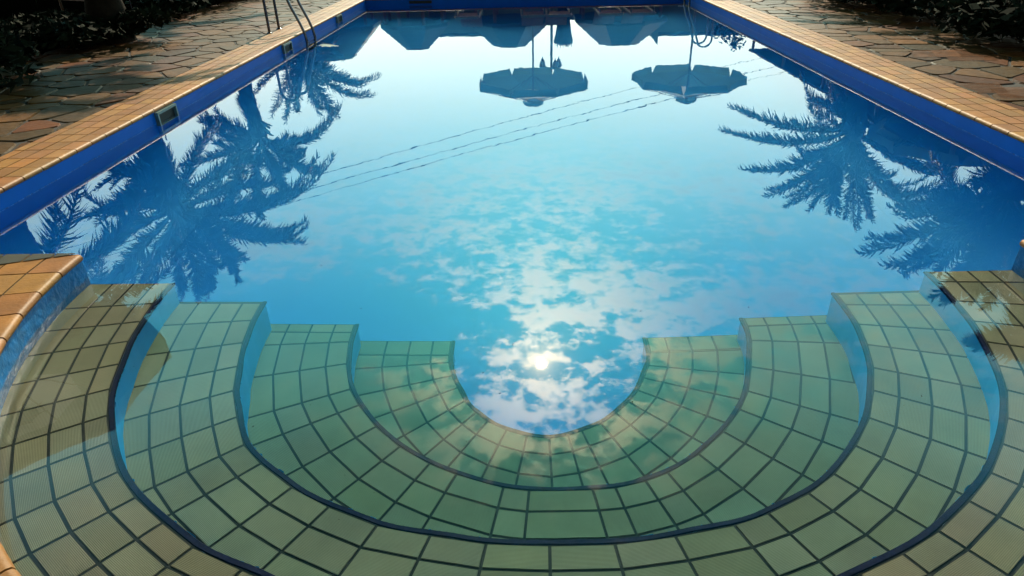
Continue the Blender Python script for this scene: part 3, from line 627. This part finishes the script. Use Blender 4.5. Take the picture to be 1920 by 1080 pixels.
# ------------------------------------------------------------------ kiosks and buildings beyond the far end
def kiosk(px_, Y, topw, basew, ztop, zeave, label):
    root = tag(empty('kiosk', (px_, Y, GAP - .02)), label, 'kiosk', 'hip roofed kiosks beyond the pool'); z0 = GAP - .02
    b = MB(); n = 8
    def ringp(r, z): return [(r * math.cos(2 * math.pi * (k + .5) / n) * 1.02, r * math.sin(2 * math.pi * (k + .5) / n), z) for k in range(n)]
    b.grid([ringp(basew, zeave - z0 - .14), ringp(basew, zeave - z0), ringp(topw, ztop - z0)], smooth=False, closed=True); b.face(ringp(topw, ztop - z0)); b.face(ringp(basew, zeave - z0 - .14)[::-1]); b.build('roof', M_roof, root)
    for k in range(n):
        a = 2 * math.pi * (k + .5) / n; b = MB(); b.tube([(basew * .86 * math.cos(a), basew * .86 * math.sin(a), 0), (basew * .86 * math.cos(a), basew * .86 * math.sin(a), zeave - z0 - .1)], .07, 8); b.build('post', M_wood, root)
    b = MB(); b.lathe([(basew * .7, 0), (basew * .7, .95), (basew * .74, 1.0), (basew * .74, 1.05), (0, 1.05)], (0, 0, 0), 8, smooth=False); b.build('counter', M_plaster, root)
kiosk(-8.35, 30.4, 1.05, 2.3, 3.55, 2.3, 'kiosk roof mirrored at the far left, beside the ladder')
kiosk(-4.45, 30, .5, 1.5, 3.2, 2.25, 'narrow kiosk roof mirrored left of the flat roofed block')
kiosk(-.45, 30, .72, 1.75, 3.14, 2.2, 'kiosk roof mirrored just left of the lamp post')
kiosk(4.2, 30, .88, 2.0, 3.14, 2.2, 'widest kiosk roof mirrored between the two far parasols')
def block(x0, x1, Y, dep, zt, label, name='building'):
    root = tag(empty(name, ((x0 + x1) / 2, Y + dep / 2, GAP - .02)), label, 'building'); z0 = GAP - .02; wd = x1 - x0
    b = MB(); b.box((0, 0, (zt - z0 - .15) / 2), (wd - .1, dep - .1, zt - z0 - .15)); b.build('wall', M_plaster, root)
    b = MB(); b.box((0, 0, zt - z0 - .07), (wd, dep, .14)); b.build('roof', M_roof, root)
    n = max(1, int(wd / 1.6))
    for i in range(n):
        x = -wd / 2 + (i + .5) * wd / n; f = MB(); f.box((x, -dep / 2 + .03, 1.25), (.8, .06, 1.0)); w_ = f.build('window', M_white, root); f = MB(); f.box((x, -dep / 2 - .002, 1.25), (.68, .02, .88)); f.build('pane', M_dark, w_)
    return root
block(-4.0, -1.68, 31, 4, 2.9, 'low flat roofed block mirrored between two kiosk roofs on the left')
block(5.95, 8.6, 31, 4, 3.05, 'low flat roofed block mirrored behind the right parasol pole')
block(8.5, 14, 32, 5, 3.25, 'long flat roofed building mirrored at the far right corner')
root = tag(empty('chimney_wall', (5.8, 30.6, GAP - .02)), 'narrow pale fin wall mirrored at the left end of the right flat roofed block', 'wall')
b = MB(); b.face([(-.15, -.4, 0), (.15, -.4, 0), (.15, -.4, 3.18), (-.15, -.4, 2.85)]); b.box((0, 0, 1.42), (.3, .78, 2.85)); b.build('slab', M_plaster, root)
# garden wall and clipped hedge closing the far side
root = tag(empty('garden_wall', (0, 33.5, GAP - .02)), 'long low garden wall closing the garden behind the kiosks', 'wall')
b = MB(); b.box((0, 0, 1.2), (60, .3, 2.4)); b.build('wall_body', M_plaster, root); b = MB(); b.box((0, 0, 2.44), (60, .4, .08)); b.build('wall_cap', M_roof, root)
# clipped bush standing behind the far right corner
def bush(x, y, rx, ry, h, label, seed, group=None, name='bush', cnt=900, z=GAP - .02, mt=None, leaf=.07):
    rnd = random.Random(seed); root = tag(empty(name, (x, y, z)), label, name, group)
    b = MB()
    for i in range(5):
        a = rnd.uniform(0, 6.28); b.tube([(0, 0, 0), (.3 * rx * math.cos(a), .3 * ry * math.sin(a), h * .6)], [.03, .012], 5)
    b.build('stem', M_trunk, root)
    b = MB(); lobes = [(rnd.uniform(-.6, .6) * rx, rnd.uniform(-.6, .6) * ry, rnd.uniform(.35, .72) * h, rnd.uniform(.35, .55)) for _ in range(9)]
    for i in range(cnt):
        lx, ly, lz, lr = rnd.choice(lobes); d = Vector((rnd.gauss(0, 1), rnd.gauss(0, 1), rnd.gauss(0, 1))).normalized() * rnd.uniform(.6, 1.05)
        q = Vector((lx + d.x * lr * rx, ly + d.y * lr * ry, max(.02, lz + d.z * lr * h * .6))); s_ = leaf * rnd.uniform(.6, 1.5)
        a = Vector((rnd.gauss(0, 1), rnd.gauss(0, 1), rnd.gauss(0, .6))).normalized(); c_ = a.cross(Vector((rnd.gauss(0, 1), rnd.gauss(0, 1), rnd.gauss(0, 1)))).normalized(); k = rnd.uniform(.5, 1.6)
        b.face([q - a * s_, q + c_ * s_ * .4, q + a * s_, q - c_ * s_ * .4], col=(k, k, k))
    b.build('foliage', mt or M_hedge, root); return root
bush(8.55, 29.4, .9, .8, 3.35, 'rounded bush mirrored at the far right corner by the ladder', 61, cnt=2200, leaf=.12)

# dark shrubs added along both sides of the paving to darken the view's corners
SL = [(-6.25, 6.3, .6), (-6.35, 7.9, .7), (-6.15, 9.7, .5), (-7.9, 11.0, .3), (-6.9, 13.7, .7), (-6.9, 15.3, .8), (-6.8, 16.9, .8), (-6.9, 18.6, .9)]
SR = [(6.35, 8.2, .6), (6.2, 9.7, .7), (6.2, 11.3, .8), (6.3, 12.9, .8), (6.4, 14.5, .8), (6.5, 16.2, .8)]
ORD = ['nearest', 'second nearest', 'third nearest', 'fourth nearest', 'fifth nearest', 'sixth nearest', 'seventh nearest', 'farthest']
for sd_, SS in (('left', SL), ('right', SR)):
    for i, (x, y, hh) in enumerate(SS):
        bush(x, y, 1.15, 1.2, hh, f'low dark shrub added to darken the {sd_} edge of the paving, {ORD[i] if i < len(SS) - 1 else "farthest"} on that side', 70 + i + len(SS), 'shrubs added to darken the paving edges', name='shrub', cnt=2400)

# ------------------------------------------------------------------ overhead cables and their poles
CB = [((16.8, 43.4, 6), (-7.6, 21.7, 6)), ((16.8, 40.6, 6), (-7.8, 20.1, 6)), ((17.0, 39.3, 6), (-8.4, 18.6, 6))]
for i, (a, c) in enumerate(CB):
    a, c = Vector(a), Vector(c); d = (c - a); a2, c2 = a - d * .35, c + d * .25; P = []
    for j in range(91):
        u = j / 90; q = lerp(a2, c2, u); q.z += -.5 * math.sin(math.pi * u) + .35; P.append(q)
    b = MB(); b.tube(P, .0065, 5)
    Q = [q + Vector((0, 0, -.02)) for q in P]
    rnd = random.Random(i)
    for j in range(120):        # spacers and clips along the line
        u = rnd.random() * .999; k = int(u * 90); q = lerp(P[k], P[k + 1], u * 90 - k); dd = (P[k + 1] - P[k]).normalized() * rnd.uniform(.05, .16); b.tube([q - dd, q + dd], .016, 5)
    o = b.build('overhead_cable', M_cable); tag(o, ['uppermost mirrored overhead cable, the one farthest from the steps', 'middle one of the three mirrored overhead cables', 'lowest mirrored overhead cable, the one nearest to the steps'][i], 'cable', 'overhead cables')
for (x, y, lb) in ((26.5, 48.5, 'utility pole far off at the right end of the cables'), (-14.2, 14.6, 'utility pole at the left end of the cables')):
    root = tag(empty('utility_pole', (x, y, GAP - .02)), lb, 'pole'); b = MB(); b.tube([(0, 0, 0), (0, 0, 7)], [.14, .09], 10); b.build('post', M_wood, root); b = MB(); b.box((0, 0, 6.3), (.12, 4.2, .14)); b.build('crossarm', M_wood, root)

# ------------------------------------------------------------------ sunbeds
def sunbed(mt, fr):
    root = empty('sunbed')
    b = MB()
    for s in (-1, 1): b.box((s * .29, 0, .30), (.03, 1.9, .04), mi=0)
    b.box((0, -.93, .30), (.53, .05, .06)); b.box((0, .93, .30), (.53, .05, .06)); b.build('frame', fr, root)
    b = MB()
    for j in range(13): b.box((0, -.86 + j * .09, .336), (.56, .07, .012))
    b.build('seat_slats', mt, root)
    b = MB(); hy, hz_ = .32, .336
    for j in range(8):
        u = (j + .5) / 8 * .66; cy, cz = hy + u * math.cos(R(38)), hz_ + u * math.sin(R(38)); c_, s_ = math.cos(R(38)), math.sin(R(38))
        P = [(x * .28, cy + v_ * .033 * c_, cz + v_ * .033 * s_ + .006) for x, v_ in ((-1, -1), (1, -1), (1, 1), (-1, 1))]; b.face(P); b.face([(q[0], q[1] + .01 * s_, q[2] - .012) for q in P][::-1])
    b.build('backrest', mt, root)
    for sx in (-1, 1):
        for sy in (-1, 1): l_ = MB(); l_.tube([(sx * .27, sy * .75, 0), (sx * .27, sy * .75, .275)], .022, 8); l_.build('leg', fr, root)
    return root
wb = sunbed(M_wood, M_frame)
wl = ['white sunbed mirrored at the far end, leftmost of the row', 'second white sunbed from the left in the mirrored far row', 'middle white sunbed of the mirrored far row', 'fourth white sunbed from the left in the mirrored far row', 'white sunbed mirrored at the far end, rightmost of the row']
for i, x in enumerate((-1.28, .32, .95, 2.2, 2.95)):
    o = wb if i == 0 else copy_tree(wb); o.location = (x, 17.9, GAP); tag(o, wl[i], 'sunbed', 'white sunbeds at the far end')
ob = sunbed(M_wood, M_wood)
for i, (x, y, a, lb) in enumerate(((-8.3, 13.9, 1.05, 'slatted orange wood sunbed in deep shade at the top left'), (-7.1, 16.9, 1.2, 'wooden sunbed whose corner shows at the top edge left of the ladder'), (8.9, 12.9, -1.1, 'wooden sunbed in the dark at the top right corner'))):
    o = ob if i == 0 else copy_tree(ob); o.location = (x, y, GAP); o.rotation_euler = (0, 0, a); tag(o, lb, 'sunbed', 'wooden sunbeds in the shade')
root = tag(empty('thin_post', (-6.93, 12.65, GAP)), 'thin pale metal post standing in the shade at the top left', 'post'); b = MB(); b.tube([(0, 0, 0), (-.05, 0, 1.9)], .014, 8); b.build('post_tube', M_steel, root); b = MB(); b.lathe([(.09, 0), (.08, .03), (0, .03)], (0, 0, 0), 14); b.build('post_foot', M_iron, root)

# roofs over the sunbeds; left one added for shade, kept low behind the coping
def pergola(x0, x1, y0, y1, z, label):
    root = tag(empty('pergola', ((x0 + x1) / 2, (y0 + y1) / 2, GAP - .02)), label, 'pergola', 'reed covered pergolas'); w_, d_ = x1 - x0, y1 - y0
    b = MB(); b.box((0, 0, z), (w_, d_, .06)); b.build('reed_cover', M_roof, root)
    for sx in (-1, 1):
        for k in range(5): l_ = MB(); l_.tube([(sx * (w_ / 2 - .1), lerp(-d_ / 2 + .1, d_ / 2 - .1, k / 4), 0), (sx * (w_ / 2 - .1), lerp(-d_ / 2 + .1, d_ / 2 - .1, k / 4), z - .03)], .05, 8); l_.build('post', M_wood, root)
pergola(-15, -8.3, 6, 24, 2.2, 'low reed covered pergola added to shade the deck at the top left')
pergola(7.9, 15, 11.9, 24, 2.40, 'low reed covered pergola darkening the deck at the top right')

# green leaf in the water by the ladder
root = empty('fallen_leaf', (-2.86, 10.5, -.004)); tag(root, 'green fan shaped leaf floating in the water right of the ladder', 'leaf')
b = MB(); n = 14
for i in range(n):
    a0, a1 = R(150 + i * 12), R(150 + (i + .8) * 12); r_ = .17 * (1 + .15 * math.sin(i * 2.1)); b.face([(0, 0, .006), (r_ * math.cos(a0), r_ * math.sin(a0), .007), (r_ * 1.12 * math.cos((a0 + a1) / 2), r_ * 1.12 * math.sin((a0 + a1) / 2), .006), (r_ * math.cos(a1), r_ * math.sin(a1), .007)])
b.build('blade', M_green, root); b = MB(); b.tube([(0, 0, .006), (-.2, .18, .008)], .005, 5); b.build('stalk', M_green, root)

# small floating bits and specks of leaf litter
b = MB(); rnd = random.Random(99)
for i in range(130):
    if i < 80: a = rnd.uniform(20, 160); r_ = rnd.uniform(.3, 2.3); x, y = CX - r_ * math.cos(R(a)), CY - r_ * math.sin(R(a))
    else: x, y = rnd.uniform(XL + .1, XR - .1), CY + rnd.random() ** 2 * 9
    l_ = rnd.uniform(.0015, .0035) if i % 9 else .006; a = rnd.uniform(0, 6.28); c_, s_ = math.cos(a) * l_, math.sin(a) * l_
    b.face([(x - c_, y - s_, .0012), (x + s_ * .4, y - c_ * .4, .0012), (x + c_, y + s_, .0012), (x - s_ * .4, y + c_ * .4, .0012)])
tag(b.build('leaf_litter', M_trunk), 'tiny dark specks and bits of leaf floating on the water', 'debris', kind='stuff')
